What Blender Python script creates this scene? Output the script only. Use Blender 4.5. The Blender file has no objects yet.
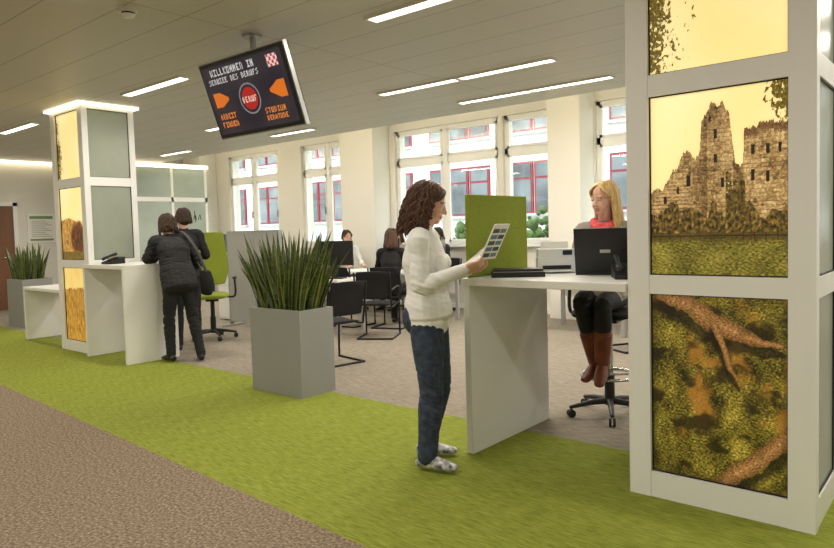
import bpy, math, random
import numpy as np
from mathutils import Vector, Matrix, noise
random.seed(7)
S=bpy.context.scene
try: S.view_settings.view_transform='Standard'
except Exception as e: print(e)

def lin(c):
    r=[]
    for v in c[:3]:
        v=v/255.0
        r.append(v/12.92 if v<=.04045 else ((v+.055)/1.055)**2.4)
    return tuple(r)
MATS={}
def M(name,col,rough=.5,metal=0,emis=0,noise_=None,bump=None,col2=None,stretch=(1,1,1),ecol=None,spec=.5):
    if name in MATS: return MATS[name]
    m=bpy.data.materials.new(name); m.use_nodes=True
    nt=m.node_tree; b=nt.nodes['Principled BSDF']
    c=lin(col); b.inputs['Base Color'].default_value=(*c,1)
    b.inputs['Roughness'].default_value=rough; b.inputs['Metallic'].default_value=metal
    b.inputs['Specular IOR Level'].default_value=spec
    if emis:
        b.inputs['Emission Color'].default_value=(*lin(ecol or col),1); b.inputs['Emission Strength'].default_value=emis
    tc=nt.nodes.new('ShaderNodeTexCoord'); mp=nt.nodes.new('ShaderNodeMapping'); mp.inputs['Scale'].default_value=stretch
    nt.links.new(tc.outputs['Object'],mp.inputs[0])
    if noise_ or col2:
        n=nt.nodes.new('ShaderNodeTexNoise'); n.inputs['Scale'].default_value=noise_ or 5; n.inputs['Detail'].default_value=4
        nt.links.new(mp.outputs[0],n.inputs['Vector'])
        r=nt.nodes.new('ShaderNodeValToRGB'); r.color_ramp.elements[0].position=.36; r.color_ramp.elements[1].position=.64
        r.color_ramp.elements[0].color=(*c,1)
        c2=lin(col2) if col2 else tuple(x*.82 for x in c)
        r.color_ramp.elements[1].color=(*c2,1)
        nt.links.new(n.outputs['Fac'],r.inputs[0]); nt.links.new(r.outputs[0],b.inputs['Base Color'])
    if bump:
        n2=nt.nodes.new('ShaderNodeTexNoise'); n2.inputs['Scale'].default_value=bump[0]; n2.inputs['Detail'].default_value=3
        nt.links.new(mp.outputs[0],n2.inputs['Vector'])
        bp=nt.nodes.new('ShaderNodeBump'); bp.inputs['Strength'].default_value=bump[1]; bp.inputs['Distance'].default_value=.02
        nt.links.new(n2.outputs['Fac'],bp.inputs['Height']); nt.links.new(bp.outputs[0],b.inputs['Normal'])
    MATS[name]=m; return m

white=M('white_laminate',(238,237,232),.35,bump=(3,.02))
frame=M('white_frame',(242,242,239),.4,bump=(5,.02))
wallm=M('wall_paint',(228,225,215),.85,bump=(60,.05))
black=M('black_plastic',(22,22,24),.45,bump=(40,.05))
blackfab=M('black_fabric',(26,26,29),.9,bump=(150,.3))
chrome=M('chrome',(190,190,190),.2,1)
darkmetal=M('dark_metal',(45,45,48),.35,.7)
lime=M('lime_fabric',(140,154,44),.85,noise_=80,col2=(128,142,36),bump=(200,.2))
greyplanter=M('planter_grey',(156,156,153),.5,noise_=200,col2=(146,147,145))
screenm=M('partition_grey',(186,186,182),.7,noise_=60,col2=(176,176,172))
glow=M('lamp_glow',(255,246,230),.5,emis=7,ecol=(255,244,224))
coveglow=M('cove_glow',(255,243,215),.5,emis=2.6,ecol=(255,240,206))

# ---------- mesh builder ----------
def cr_sample(A,sub):
    A=np.array(A,float); k=len(A)
    if k==2:
        t=np.linspace(0,1,sub+1)[:,None]; return A[0]*(1-t)+A[1]*t
    P=np.vstack([2*A[0]-A[1],A,2*A[-1]-A[-2]]); out=[]
    for i in range(1,k):
        p0,p1,p2,p3=P[i-1],P[i],P[i+1],P[i+2]
        for j in range(sub):
            t=j/sub
            out.append(.5*((2*p1)+(-p0+p2)*t+(2*p0-5*p1+4*p2-p3)*t*t+(-p0+3*p1-3*p2+p3)*t**3))
    out.append(A[-1]); return np.array(out)
def loft(keys,side=None,sub=4,n=12,cap=1.0):
    """keys: (pos, ra, rb)"""
    R=cr_sample([[*k[0],k[1],k[2]] for k in keys],sub)
    R[:,3:]=np.maximum(R[:,3:],.0008)
    C=R[:,:3]; T=np.gradient(C,axis=0); T/= (np.linalg.norm(T,axis=1)[:,None]+1e-9)
    s0=np.array(side if side is not None else (0,1,0),float)
    if abs(np.dot(s0,T[0]))>.93 and side is None: s0=np.array((1,0,0),float)
    Ss=[];Bs=[]
    for t in T:
        s=s0-t*np.dot(s0,t)
        if np.linalg.norm(s)<.05: s=(Ss[-1] if Ss else np.array((0,0,1.))-t*t[2])
        s=s/np.linalg.norm(s); Ss.append(s); Bs.append(np.cross(t,s))
        if side is None: s0=s
    rings=[]
    def ring(c,s,b,ra,rb):
        a=np.arange(n)*2*math.pi/n
        return c+np.outer(np.cos(a),s)*ra+np.outer(np.sin(a),b)*rb
    rc=min(R[0,3],R[0,4])*cap
    if cap>0:
        for a in (80,55,28):
            a=math.radians(a); rings.append(ring(C[0]-T[0]*rc*math.sin(a),Ss[0],Bs[0],R[0,3]*math.cos(a),R[0,4]*math.cos(a)))
    for i in range(len(C)): rings.append(ring(C[i],Ss[i],Bs[i],R[i,3],R[i,4]))
    rc=min(R[-1,3],R[-1,4])*cap
    if cap>0:
        for a in (28,55,80):
            a=math.radians(a); rings.append(ring(C[-1]+T[-1]*rc*math.sin(a),Ss[-1],Bs[-1],R[-1,3]*math.cos(a),R[-1,4]*math.cos(a)))
    V=np.vstack(rings); F=[]
    for i in range(len(rings)-1):
        for j in range(n):
            a=i*n+j;b=i*n+(j+1)%n
            F.append((a,b,b+n,a+n))
    F.append(tuple(range(n-1,-1,-1))); o=(len(rings)-1)*n; F.append(tuple(range(o,o+n)))
    samp=[(C[i],Ss[i],Bs[i],T[i],R[i,3],R[i,4],max(min(R[i,3],R[i,4]),.008)) for i in range(len(C))]
    return V,F,samp
def ellip(c,r,Rm=None,n=14,m=9):
    V=[];F=[]
    for i in range(1,m):
        ph=math.pi*i/m
        for j in range(n):
            a=2*math.pi*j/n; V.append((math.sin(ph)*math.cos(a)*r[0],math.sin(ph)*math.sin(a)*r[1],math.cos(ph)*r[2]))
    V.append((0,0,r[2])); V.append((0,0,-r[2])); t=len(V)-2;bt=len(V)-1
    for i in range(m-2):
        for j in range(n):
            F.append((i*n+j,(i+1)*n+j,(i+1)*n+(j+1)%n,i*n+(j+1)%n))
    for j in range(n):
        F.append((t,j,(j+1)%n)); F.append((bt,(m-2)*n+(j+1)%n,(m-2)*n+j))
    V=np.array(V); 
    if Rm is None: Rm=np.eye(3)
    Rm=np.array(Rm)
    V=V@Rm.T+np.array(c,float)
    return V,F,[(np.array(c,float),Rm[:,0],Rm[:,1],Rm[:,2],r[0],r[1],r[2])]

class MB:
    def __init__(s,loc=(0,0,0),yaw=0):
        s.v=[];s.f=[];s.m=[];s.sm=[];s.mats=[]
        s.T=Matrix.Translation(loc)@Matrix.Rotation(yaw,4,'Z'); s.n=0
    def mi(s,m):
        if m not in s.mats: s.mats.append(m)
        return s.mats.index(m)
    def add(s,V,F,mat,smooth=False,L=None):
        T=s.T if L is None else s.T@L
        A=np.array(T); V=np.array(V,float); V=V@A[:3,:3].T+A[:3,3]
        o=s.n; s.v.append(V); s.n+=len(V)
        s.f+= [tuple(int(i)+o for i in f) for f in F]
        if isinstance(mat,(list,np.ndarray)): s.m+=list(mat)
        else: s.m+=[s.mi(mat)]*len(F)
        s.sm+=[smooth]*len(F)
    def box(s,x0,x1,y0,y1,z0,z1,mat,L=None):
        V=[(x0,y0,z0),(x1,y0,z0),(x1,y1,z0),(x0,y1,z0),(x0,y0,z1),(x1,y0,z1),(x1,y1,z1),(x0,y1,z1)]
        s.add(V,[(0,3,2,1),(4,5,6,7),(0,1,5,4),(1,2,6,5),(2,3,7,6),(3,0,4,7)],mat,L=L)
    def tube(s,pts,r,mat,n=8,sub=4,cap=1,L=None,side=None):
        if not isinstance(r,(list,tuple)): r=[r]*len(pts)
        keys=[(p,*(q if isinstance(q,tuple) else (q,q))) for p,q in zip(pts,r)]
        V,F,_=loft(keys,side,sub,n,cap); s.add(V,F,mat,True,L=L)
    def ell(s,c,r,mat,L=None,n=14,m=9,Rm=None):
        V,F,_=ellip(c,r,Rm,n,m); s.add(V,F,mat,True,L=L)
    def cyl(s,p0,p1,r,mat,n=20,L=None,r1=None):
        V,F,_=loft([(p0,r,r),(p1,r1 or r,r1 or r)],None,1,n,0)
        s.add(V,F[:-2],mat,True,L=L); s.add(V,F[-2:],mat,False,L=L)
    def done(s,name,bevel=0,parent=None):
        V=np.vstack(s.v); lo=V.min(0);hi=V.max(0)
        org=np.array(((lo[0]+hi[0])/2,(lo[1]+hi[1])/2,lo[2])); V=V-org
        me=bpy.data.meshes.new(name); me.from_pydata(V.tolist(),[],s.f)
        for m in s.mats: me.materials.append(m)
        me.polygons.foreach_set('material_index',s.m); me.polygons.foreach_set('use_smooth',s.sm); me.update()
        ob=bpy.data.objects.new(name,me); ob.location=org; S.collection.objects.link(ob)
        if bevel:
            b=ob.modifiers.new('bevel','BEVEL'); b.width=bevel; b.segments=2; b.limit_method='ANGLE'; b.angle_limit=math.radians(50)
        if parent: 
            bpy.context.view_layer.update(); ob.parent=parent; ob.matrix_parent_inverse=parent.matrix_world.inverted()
        return ob

# ---------- camera ----------
CH=1.4
yaw=math.radians(40.2);pit=math.radians(3.0);rol=math.radians(1.6)
fw=Vector((-math.sin(yaw)*math.cos(pit),math.cos(yaw)*math.cos(pit),-math.sin(pit)))
r0=Vector((math.cos(yaw),math.sin(yaw),0)); u0=r0.cross(fw)
r=r0*math.cos(rol)-u0*math.sin(rol); u=u0*math.cos(rol)+r0*math.sin(rol)
cd=bpy.data.cameras.new('camera'); cam=bpy.data.objects.new('camera',cd); S.collection.objects.link(cam)
mw=Matrix((r,u,-fw)).transposed().to_4x4(); mw.translation=(0,0,CH); cam.matrix_world=mw
cd.sensor_width=36; cd.lens=36*673/834; cd.clip_start=.05; cd.shift_y=-10/834; S.camera=cam

# ---------- floor ----------
def carpet(name,c1,c2,c3,scale,stretch,bumps=.4):
    m=bpy.data.materials.new(name); m.use_nodes=True; nt=m.node_tree;b=nt.nodes['Principled BSDF']; b.inputs['Roughness'].default_value=.95
    b.inputs['Specular IOR Level'].default_value=.15
    tc=nt.nodes.new('ShaderNodeTexCoord'); mp=nt.nodes.new('ShaderNodeMapping'); mp.inputs['Scale'].default_value=stretch
    nt.links.new(tc.outputs['Object'],mp.inputs[0])
    n=nt.nodes.new('ShaderNodeTexNoise'); n.inputs['Scale'].default_value=scale; n.inputs['Detail'].default_value=6; n.inputs['Roughness'].default_value=.75
    nt.links.new(mp.outputs[0],n.inputs['Vector'])
    rp=nt.nodes.new('ShaderNodeValToRGB'); e=rp.color_ramp.elements; e[0].position=.36;e[1].position=.64
    e[0].color=(*lin(c1),1); e[1].color=(*lin(c3),1); x=e.new(.5); x.color=(*lin(c2),1)
    nt.links.new(n.outputs['Fac'],rp.inputs[0]); nt.links.new(rp.outputs[0],b.inputs['Base Color'])
    bp=nt.nodes.new('ShaderNodeBump'); bp.inputs['Strength'].default_value=bumps; bp.inputs['Distance'].default_value=.01
    nt.links.new(n.outputs['Fac'],bp.inputs['Height']); nt.links.new(bp.outputs[0],b.inputs['Normal'])
    return m
cg=carpet('green_carpet',(108,116,40),(136,144,56),(156,164,76),10,(1,9,1))
cb=carpet('beige_carpet',(90,76,62),(132,116,98),(176,160,140),60,(1,1,1))
cgr=carpet('grey_carpet',(124,115,102),(146,137,123),(165,156,142),9,(1.2,9,1))
XL,XR,YF,YB=-15.0,6.0,-5.0,9.4
def ynear(x): return 2.05-.05*(x+2)
def yback(x): return 3.93
f=MB()
V=[(XL,YF,0),(XR,YF,0),(XR,ynear(XR),0),(XL,ynear(XL),0),(XR,yback(XR),0),(XL,yback(XL),0),(XR,YB+.3,0),(XL,YB+.3,0)]
f.add(V,[(0,1,2,3)],cb); f.add(V,[(3,2,4,5)],cg); f.add(V,[(5,4,6,7)],cgr)
f.box(XL,XR,YF,YB+.3,-.2,-.01,wallm)
f.done('floor')
# ---------- ceiling ----------
cm=bpy.data.materials.new('ceiling_panels'); cm.use_nodes=True; nt=cm.node_tree; b=nt.nodes['Principled BSDF']
b.inputs['Roughness'].default_value=.45
tc=nt.nodes.new('ShaderNodeTexCoord'); br=nt.nodes.new('ShaderNodeTexBrick')
br.inputs['Scale'].default_value=1; br.inputs['Brick Width'].default_value=30; br.inputs['Row Height'].default_value=.42
br.inputs['Mortar Size'].default_value=.005; br.offset=0
br.inputs['Color1'].default_value=(*lin((204,200,190)),1); br.inputs['Color2'].default_value=(*lin((201,197,187)),1); br.inputs['Mortar'].default_value=(*lin((150,146,137)),1)
nt.links.new(tc.outputs['Object'],br.inputs['Vector']); nt.links.new(br.outputs['Color'],b.inputs['Base Color'])
CZ=3.0; YC=7.75
c=MB()
c.box(XL,XR,YF,YC,CZ,CZ+.5,cm); c.box(XL,XR,YC,YB+.3,3.45,3.7,wallm)
c.done('ceiling')
# ---------- walls ----------
w=MB(); w.box(XL-.2,XL,YF,YB+.3,0,3.7,wallm); w.done('wall_left')
w=MB(); w.box(XR,XR+.2,YF,YB+.3,0,3.7,wallm); w.done('wall_right')
w=MB(); w.box(XL,XR,YF-.2,YF,0,3.7,wallm); w.done('wall_front')
SILL,HEAD=1.1,3.2
WIN=[(-13.7,-11.86,[.5]),(-11.08,-9.52,[.5]),(-8.42,-6.13,[.5]),(-6.04,-5.0,[]),(-4.43,-2.2,[.5]),(-1.4,.8,[.5]),(1.7,4.2,[.5])]
w=MB(); w.box(XL,XR,YB,YB+.3,0,SILL,wallm); w.box(XL,XR,YB,YB+.3,HEAD,3.7,wallm)
xs=XL
for a,b_,_ in WIN:
    w.box(xs,a,YB,YB+.3,SILL,HEAD,wallm); xs=b_
w.box(xs,XR,YB,YB+.3,SILL,HEAD,wallm)
w.done('wall_back')
glassm=bpy.data.materials.new('window_glass'); glassm.use_nodes=True; nt=glassm.node_tree; nt.nodes.remove(nt.nodes['Principled BSDF'])
out=nt.nodes['Material Output']; tr=nt.nodes.new('ShaderNodeBsdfTransparent'); gl=nt.nodes.new('ShaderNodeBsdfGlossy'); gl.inputs['Roughness'].default_value=.03
mx=nt.nodes.new('ShaderNodeMixShader'); mx.inputs[0].default_value=.06; tr.inputs[0].default_value=(.95,.97,.96,1)
nt.links.new(tr.outputs[0],mx.inputs[1]);nt.links.new(gl.outputs[0],mx.inputs[2]);nt.links.new(mx.outputs[0],out.inputs[0])
for i,(a,b_,ms) in enumerate(WIN):
    q=MB(); y0,y1=YB+.06,YB+.13
    t=.06
    q.box(a,a+t,y0,y1,SILL,HEAD,frame); q.box(b_-t,b_,y0,y1,SILL,HEAD,frame)
    q.box(a,b_,y0,y1,SILL,SILL+t,frame); q.box(a,b_,y0,y1,HEAD-t,HEAD,frame)
    TZ=2.62; q.box(a,b_,y0,y1,TZ-.05,TZ+.05,frame)
    ed=[a]+[a+(b_-a)*m for m in ms]+[b_]
    for m in ed[1:-1]: q.box(m-.05,m+.05,y0-.01,y1,SILL,HEAD,frame)
    for k in range(len(ed)-1):  # sashes
        l=ed[k]+.055;r_=ed[k+1]-.055
        for z0,z1 in ((SILL+.06,TZ-.05),(TZ+.05,HEAD-.06)):
            q.box(l,l+.04,y0-.015,y0+.02,z0,z1,frame); q.box(r_-.04,r_,y0-.015,y0+.02,z0,z1,frame)
            q.box(l,r_,y0-.015,y0+.02,z0,z0+.04,frame); q.box(l,r_,y0-.015,y0+.02,z1-.04,z1,frame)
        q.box(r_-.035,r_-.015,y0-.05,y0-.015,1.75,1.9,chrome)
    q.box(a+.03,b_-.03,y0+.03,y0+.036,SILL+.03,HEAD-.03,glassm)
    q.box(a-.04,b_+.04,YB-.12,YB+.06,SILL-.03,SILL,frame)
    q.done('window_%d'%(i+1))
for i,(a,b_) in enumerate([(-9.42,-8.55),(-4.98,-4.45),(-14.9,-14.2),(-2.1,-1.5)]):
    q=MB(); q.box(a,b_,YB-.45,YB,0,3.45,wallm); q.done('structural_column',.01)
q=MB(); q.box(XL,XR,YB-.03,YB-.001,0,.08,frame); q.done('baseboard_back')
q=MB(); q.box(XL,XL+.02,YF,3.95,0,.08,frame); q.box(XL,XL+.02,5.2,YB-.5,0,.08,frame); q.done('baseboard_left')
q=MB(); q.box(XL+.5,XR-.5,YC+.01,YC+.10,3.10,3.16,coveglow); q.box(XL+.5,XR-.5,YC,YC+.12,3.06,3.10,frame); q.done('cove_lamp')
q=MB(); q.box(XL+.02,XL+.14,-1,7.0,CZ-.06,CZ-.01,coveglow); q.box(XL+.0,XL+.16,-1,7.0,CZ-.011,CZ,frame);q.done('cove_lamp')

# ---------- ceiling lamps ----------
def area(name,loc,sx,sy,power,rot=(0,0,0),col=(1,.93,.82)):
    l=bpy.data.lights.new(name,'AREA'); l.shape='RECTANGLE'; l.size=sx;l.size_y=sy;l.energy=power;l.color=col
    o=bpy.data.objects.new(name,l); o.location=loc;o.rotation_euler=rot; S.collection.objects.link(o); return o
def lamp(x0,x1,y,pw=27):
    q=MB(); q.box(x0,x1,y-.05,y+.05,CZ-.012,CZ-.002,glow)
    q.box(x0-.02,x1+.02,y-.065,y-.05,CZ-.02,CZ,frame);q.box(x0-.02,x1+.02,y+.05,y+.065,CZ-.02,CZ,frame)
    q.box(x0-.02,x0,y-.05,y+.05,CZ-.02,CZ,frame);q.box(x1,x1+.02,y-.05,y+.05,CZ-.02,CZ,frame)
    o=q.done('ceiling_lamp')
    a=area('lamp_light',((x0+x1)/2,y,CZ-.03),x1-x0,.1,pw); 
    bpy.context.view_layer.update(); a.parent=o; a.matrix_parent_inverse=o.matrix_world.inverted()
for y in (-2.6,-.5,1.6): 
    for x in (-11.2,-7.4,-3.6,.2): lamp(x,x+1.2,y,25)
for x in (-11.2,-7.4,-3.57,.3): lamp(x,x+1.2,3.78)
for x in (-12.6,-9.1,-5.46,-4.30,-1.0,1.5): lamp(x,x+1.1,5.9)
for x in (-12.5,-9.0,-5.15,-4.12,-.8): lamp(x,x+1.0,7.05)
for x in (-12,-7.5,-3): area('cove_light',(x,YC+.06,3.2),4,.08,30,(math.pi,0,0),(1,.92,.78))

# ---------- smoke detector ----------
sdm=M('detector_plastic',(232,230,222),.4,emis=0); sdg=M('detector_vent',(70,68,62),.6)
q=MB(); q.cyl((-4.62,2.40,CZ),(-4.62,2.40,CZ-.03),.06,sdm,24); q.cyl((-4.62,2.40,CZ-.03),(-4.62,2.40,CZ-.042),.045,sdg,24); q.cyl((-4.62,2.40,CZ-.042),(-4.62,2.40,CZ-.065),.05,sdm,24,r1=.03); q.done('smoke_detector')

# ---------- painted pictures ----------
pic=bpy.data.materials.new('backlit_print'); pic.use_nodes=True; nt=pic.node_tree; b=nt.nodes['Principled BSDF']
at=nt.nodes.new('ShaderNodeAttribute'); at.attribute_name='Col'; nt.links.new(at.outputs['Color'],b.inputs['Base Color']); nt.links.new(at.outputs['Color'],b.inputs['Emission Color'])
b.inputs['Emission Strength'].default_value=.74; b.inputs['Roughness'].default_value=.35
def painted(name,O,U,Vv,nu,nv,fn,parent,mat=pic):
    O=Vector(O);U=Vector(U);Vv=Vector(Vv)
    vs=[];cs=[];fs=[]
    for j in range(nv+1):
        for i in range(nu+1):
            a=i/nu;b=j/nv; vs.append(O+U*a+Vv*b); cs.append((*lin([max(0,min(255,k)) for k in fn(a,b)]),1))
    for j in range(nv):
        for i in range(nu):
            k=j*(nu+1)+i; fs.append((k,k+1,k+nu+2,k+nu+1))
    me=bpy.data.meshes.new(name); me.from_pydata(vs,[],fs); ca=me.color_attributes.new('Col','FLOAT_COLOR','POINT')
    ca.data.foreach_set('color',[x for c in cs for x in c]); me.materials.append(mat)
    ob=bpy.data.objects.new(name,me); S.collection.objects.link(ob)
    bpy.context.view_layer.update(); ob.parent=parent; ob.matrix_parent_inverse=parent.matrix_world.inverted(); return ob
def nz(u,v,s,o=0): return noise.noise(Vector((u*s,v*s,o)))
def fz(u,v,s,o=0,oc=4): return noise.fractal(Vector((u*s,v*s,o)),.7,2.1,oc)
def mixc(a,b,t): t=max(0,min(1,t)); return [x*(1-t)+y*t for x,y in zip(a,b)]
def ramp(t,cols):
    t=max(0,min(.9999,t))*(len(cols)-1); i=int(t); return mixc(cols[i],cols[i+1],t-i)
def ss(x,a,b):
    t=max(0,min(1,(x-a)/(b-a))); return t*t*(3-2*t)
def sky(u,v): return mixc((246,216,132),(252,236,182),.5+.5*nz(u,v,2,3)+.3*(v-.5))
def leaves(c,u,v,w):
    if w+.35*nz(u,v,7,5)+.5*fz(u,v,34,6)>.0: return ramp(.45+.5*fz(u,v,70,2),[(54,50,14),(104,88,26),(176,142,56)])
    return c
def p_top(u,v): return leaves(sky(u,v),u,v,(.20-u)*2.0+ (.12 if abs(v-.28)<.25 else -.05)-.28)
SK=[(0,.44),(.05,.50),(.10,.47),(.16,.56),(.22,.60),(.25,.66),(.30,.69),(.34,.64),(.385,.66),(.40,.84),(.44,.88),(.47,.93),(.52,.91),(.55,.92),(.60,.86),(.625,.70),(.64,.60),(.68,.58),(.695,.60),(.70,.76),(.80,.79),(.86,.80),(1,.78)]
def skyl(u):
    for (a,x),(b_,y) in zip(SK,SK[1:]):
        if u<=b_: return x+(y-x)*(u-a)/(b_-a)
    return .7
def p_castle(u,v):
    c=leaves(sky(u,v),u,v,(u-.95)*2.0+(v-.78)*1.0-.10)
    h=skyl(u)+.022*fz(u,0,30)+.014*nz(u,0,120)
    if v<h and v>.22:
        # coursed stone: cells of varying tone with dark joints
        row=math.floor(v*46+.5*nz(u,v,9)); cell=math.floor(u*30+.5*(row%2)+.6*nz(u,v,11,2))
        ct=noise.noise(Vector((cell*3.7,row*5.1,.5)))
        st=.52+.28*ct+.30*fz(u,v*1.4,60,1,3)+.22*nz(u,v,5,2)
        st+=.14*ss(u,.48,.62)*(u<.63)-.22*ss(u,.36,.44)*(u<.44)+.10*(u>.7)-.20*(.625<u<.695)
        c=ramp(st,[(38,27,14),(88,66,36),(140,110,66),(182,150,98),(220,192,138)])
        if (v*46)%1<.12: c=mixc(c,(60,44,22),.4)
        if u<.30 and v<.30+.75*u+.10 and v>.36 and ((v*50)%1<.38): c=mixc(c,(210,180,124),.45)
        for (a,b_,w,hh) in ((.50,.76,.012,.026),(.50,.63,.012,.022),(.46,.84,.009,.014),(.55,.50,.012,.025),(.76,.66,.012,.024),(.86,.66,.012,.024),(.94,.66,.010,.024),(.76,.53,.012,.028),(.86,.52,.012,.028),(.30,.52,.014,.03),(.22,.47,.010,.02),(.12,.42,.012,.02)):
            if abs(u-a)<w+.003*nz(v,u,90) and abs(v-b_)<hh: c=(30,21,10)
        if u>.695 and v>h-.045: c=ramp(.5+.5*fz(u,v,60,3),[(58,38,20),(112,80,46),(140,106,66)])
    if v<.50+.10*fz(u,v,12,2) and .57<u<.71 and v>.2: c=ramp(.45+.6*fz(u,v,46,7),[(34,28,10),(88,72,28),(148,118,56)])
    if v<.35+.07*fz(u,0,9,4)+.02*fz(u,v,40) and v>.2: c=ramp(.44+.6*fz(u,v,44,7),[(24,20,8),(70,56,22),(116,90,38),(168,132,66)])
    if v<=.235+.012*nz(u,0,8):
        c=ramp(.5+.5*fz(u,v*2.6,44,3,5)+.3*nz(u,v*2,5),[(42,36,12),(86,80,26),(126,116,42),(170,150,74)])
        c=mixc(c,(54,38,14),.6*ss(v,.17,.21))
        if abs(v-.218)<.003 or (v<.245 and v>.19 and (u*13)%1<.06): c=(44,30,12)
    return c
def seg(u,v,P):
    """distance to polyline in panel metres-ish coordinates (v scaled) and along parameter"""
    best=9;bt=0
    for i,((a,b_,w0),(c_,d,w1)) in enumerate(zip(P,P[1:])):
        dx,dy=c_-a,(d-b_)*1.55; px,py=u-a,(v-b_)*1.55; t=max(0,min(1,(px*dx+py*dy)/(dx*dx+dy*dy)))
        dd=math.hypot(px-dx*t,py-dy*t)/(w0+(w1-w0)*t)
        if dd<best: best=dd;bt=i+t
    return best,bt
T1=[(.08,.99,.05),(.28,.95,.08),(.48,.86,.085),(.66,.81,.07),(.82,.77,.04),(.96,.76,.015)]
T2=[(1.05,.36,.05),(.92,.25,.06),(.80,.16,.07),(.62,.06,.07),(.5,-.03,.07)]
T3=[(.48,.86,.03),(.56,.72,.03),(.60,.62,.02),(.66,.56,.006)]
def p_grass(u,v):
    t=.47+.50*fz(u,v*1.9,58,3,4)+.36*fz(u,v,7,10,2)
    c=ramp(t,[(20,17,7),(56,48,16),(94,84,26),(132,116,40),(184,158,72)])
    c=mixc(c,(150,98,36),ss(fz(u,v,4,14,3),.05,.7)*.75)
    c=mixc(c,(26,20,8),.75*ss(-fz(u*.8,v*1.6,5,22,3),.1,.6))
    for P in (T1,T2,T3):
        wv=.35*nz(u,v,9,3)+.2*nz(u,v,30,4)
        d,bt=seg(u,v,P); d2,_=seg(u,v+.045,P)
        if d>1+wv: c=mixc(c,(18,14,6),.65*(1-ss(d2+wv,.9,1.7)))
        else:
            g=fz(bt*2.2,d*2.4,5,7,4)
            k=ramp(.58+.45*g-.30*d,[(48,30,14),(108,72,36),(162,118,68),(206,166,112)])
            c=mixc(k,c,.3*ss(nz(u,v,14,9),.1,.5)+ .6*ss(d-wv,.8,1))
    e=min(u,1-u,v); return mixc(c,(30,24,10),max(0,.4-e*7))
def p_arch(u,v):
    c=sky(u,v)
    if v<.58-.5*(u-.3)**2+.03*nz(u,v,30): c=ramp(.5+.5*fz(u,v,14,4),[(110,76,30),(176,132,62),(220,178,100)])
    d=(u-.7)**2+(v-.30)**2*2
    c=mixc(c,ramp(.4+.5*fz(u,v,14,2)+d*2,[(30,18,10),(96,52,26),(150,96,46)]),1-ss(d+.03*nz(u,v,9),.06,.14))
    if v<.12: c=ramp(.5+.5*fz(u,v,20),[(80,66,24),(136,112,44)])
    return c
def p_wheat(u,v):
    if v<.72+.05*nz(u,v,9): return ramp(.5+.55*fz(u*2.2,v*.8,12,3),[(112,76,24),(170,124,46),(208,166,78)])
    return ramp(.5+.4*nz(u,v,5),[(214,180,96),(238,212,136)])

frost=M('frosted_glass',(156,162,146),.25,noise_=1.2,col2=(142,148,130),emis=.08)
def pillar(x0,x1,y0,y1,fns,res):
    q=MB(); t=.11; t2=.07
    for a,b_ in ((x0,x0+t),(x1-t,x1)):
        q.box(a,b_,y0,y0+t2,.0,CZ-.001,frame); q.box(a,b_,y1-t2,y1,0,CZ-.001,frame)
    Z=[(0,.13),(1.04,1.135),(2.02,2.125),(2.93,CZ-.001)]
    for z0,z1 in Z:
        q.box(x0+t,x1-t,y0+.004,y0+t2,z0,z1,frame); q.box(x0+t,x1-t,y1-t2,y1-.004,z0,z1,frame)
        q.box(x0+.004,x0+t2,y0+t2,y1-t2,z0,z1,frame); q.box(x1-t2,x1-.004,y0+t2,y1-t2,z0,z1,frame)
    q.box(x0+.02,x0+.03,y0+t2,y1-t2,.1,2.95,frost); q.box(x1-.03,x1-.02,y0+t2,y1-t2,.1,2.95,frost)
    q.box(x0+t,x1-t,y1-.05,y1-.04,.1,2.95,frost)
    q.box(x0+.06,x1-.06,y0+.035,y0+.05,.1,2.95,M('lightbox_back',(60,55,40),.8))
    q.box(x0-.05,x1+.05,y0-.05,y1+.05,CZ-.03,CZ-.002,coveglow)
    o=q.done('display_pillar')
    for k,fn in enumerate(fns):
        z0,z1=Z[k][1],Z[k+1][0]; h=z1-z0
        painted('backlit_picture_%d'%k,(x0+t,y0+.03,z0),(x1-x0-2*t,0,0),(0,0,h),res,int(res*1.55),fn,o)
    g=MB()
    for k in range(3):
        z0,z1=Z[k][1],Z[k+1][0]; a,b_=x0+t,x1-t
        for bx in ((a,a+.006,z0,z1),(b_-.006,b_,z0,z1),(a,b_,z0,z0+.006),(a,b_,z1-.006,z1)):
            g.box(bx[0],bx[1],y0+.022,y0+.032,bx[2],bx[3],black)
        for xx in (x0,x1):
            s=1 if xx==x1 else -1
            a0,a1=y0+t2,y1-t2; X0,X1=sorted((xx-s*.012,xx-s*.02))
            for bx in ((a0,a0+.006,z0,z1),(a1-.006,a1,z0,z1),(a0,a1,z0,z0+.006),(a0,a1,z1-.006,z1)):
                g.box(X0,X1,bx[0],bx[1],bx[2],bx[3],black)
    g.done('glazing_gasket',parent=o)
    return o
pillar(-1.40,-.555,3.33,3.95,[p_grass,p_castle,p_top],300)
pillar(-9.0,-8.12,3.58,4.22,[p_wheat,p_arch,p_top],70)

# ---------- counters ----------
q=MB(); q.box(-2.44,-1.405,3.31,4.28,1.045,1.09,white); q.box(-2.44,-2.395,3.32,4.27,0,1.045,white); q.box(-1.46,-1.41,3.5,4.2,0,1.045,white)
q.done('reception_counter',.004)
q=MB(); q.box(-8.115,-7.12,3.5,4.12,1.045,1.09,white); q.box(-7.165,-7.12,3.5,4.12,0,1.045,white); q.box(-8.11,-8.07,3.5,4.12,0,1.045,white); q.done('reception_counter',.004)
q=MB(); q.box(-10.3,-9.005,3.62,4.2,.70,.74,white); q.box(-10.3,-10.26,3.62,4.2,0,.70,white); q.box(-9.05,-9.01,3.62,4.2,0,.7,white); q.done('low_counter',.004)
q=MB(); q.box(-2.43,-2.40,3.34,4.02,1.092,1.60,lime); q.done('counter_privacy_screen',.006)

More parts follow.
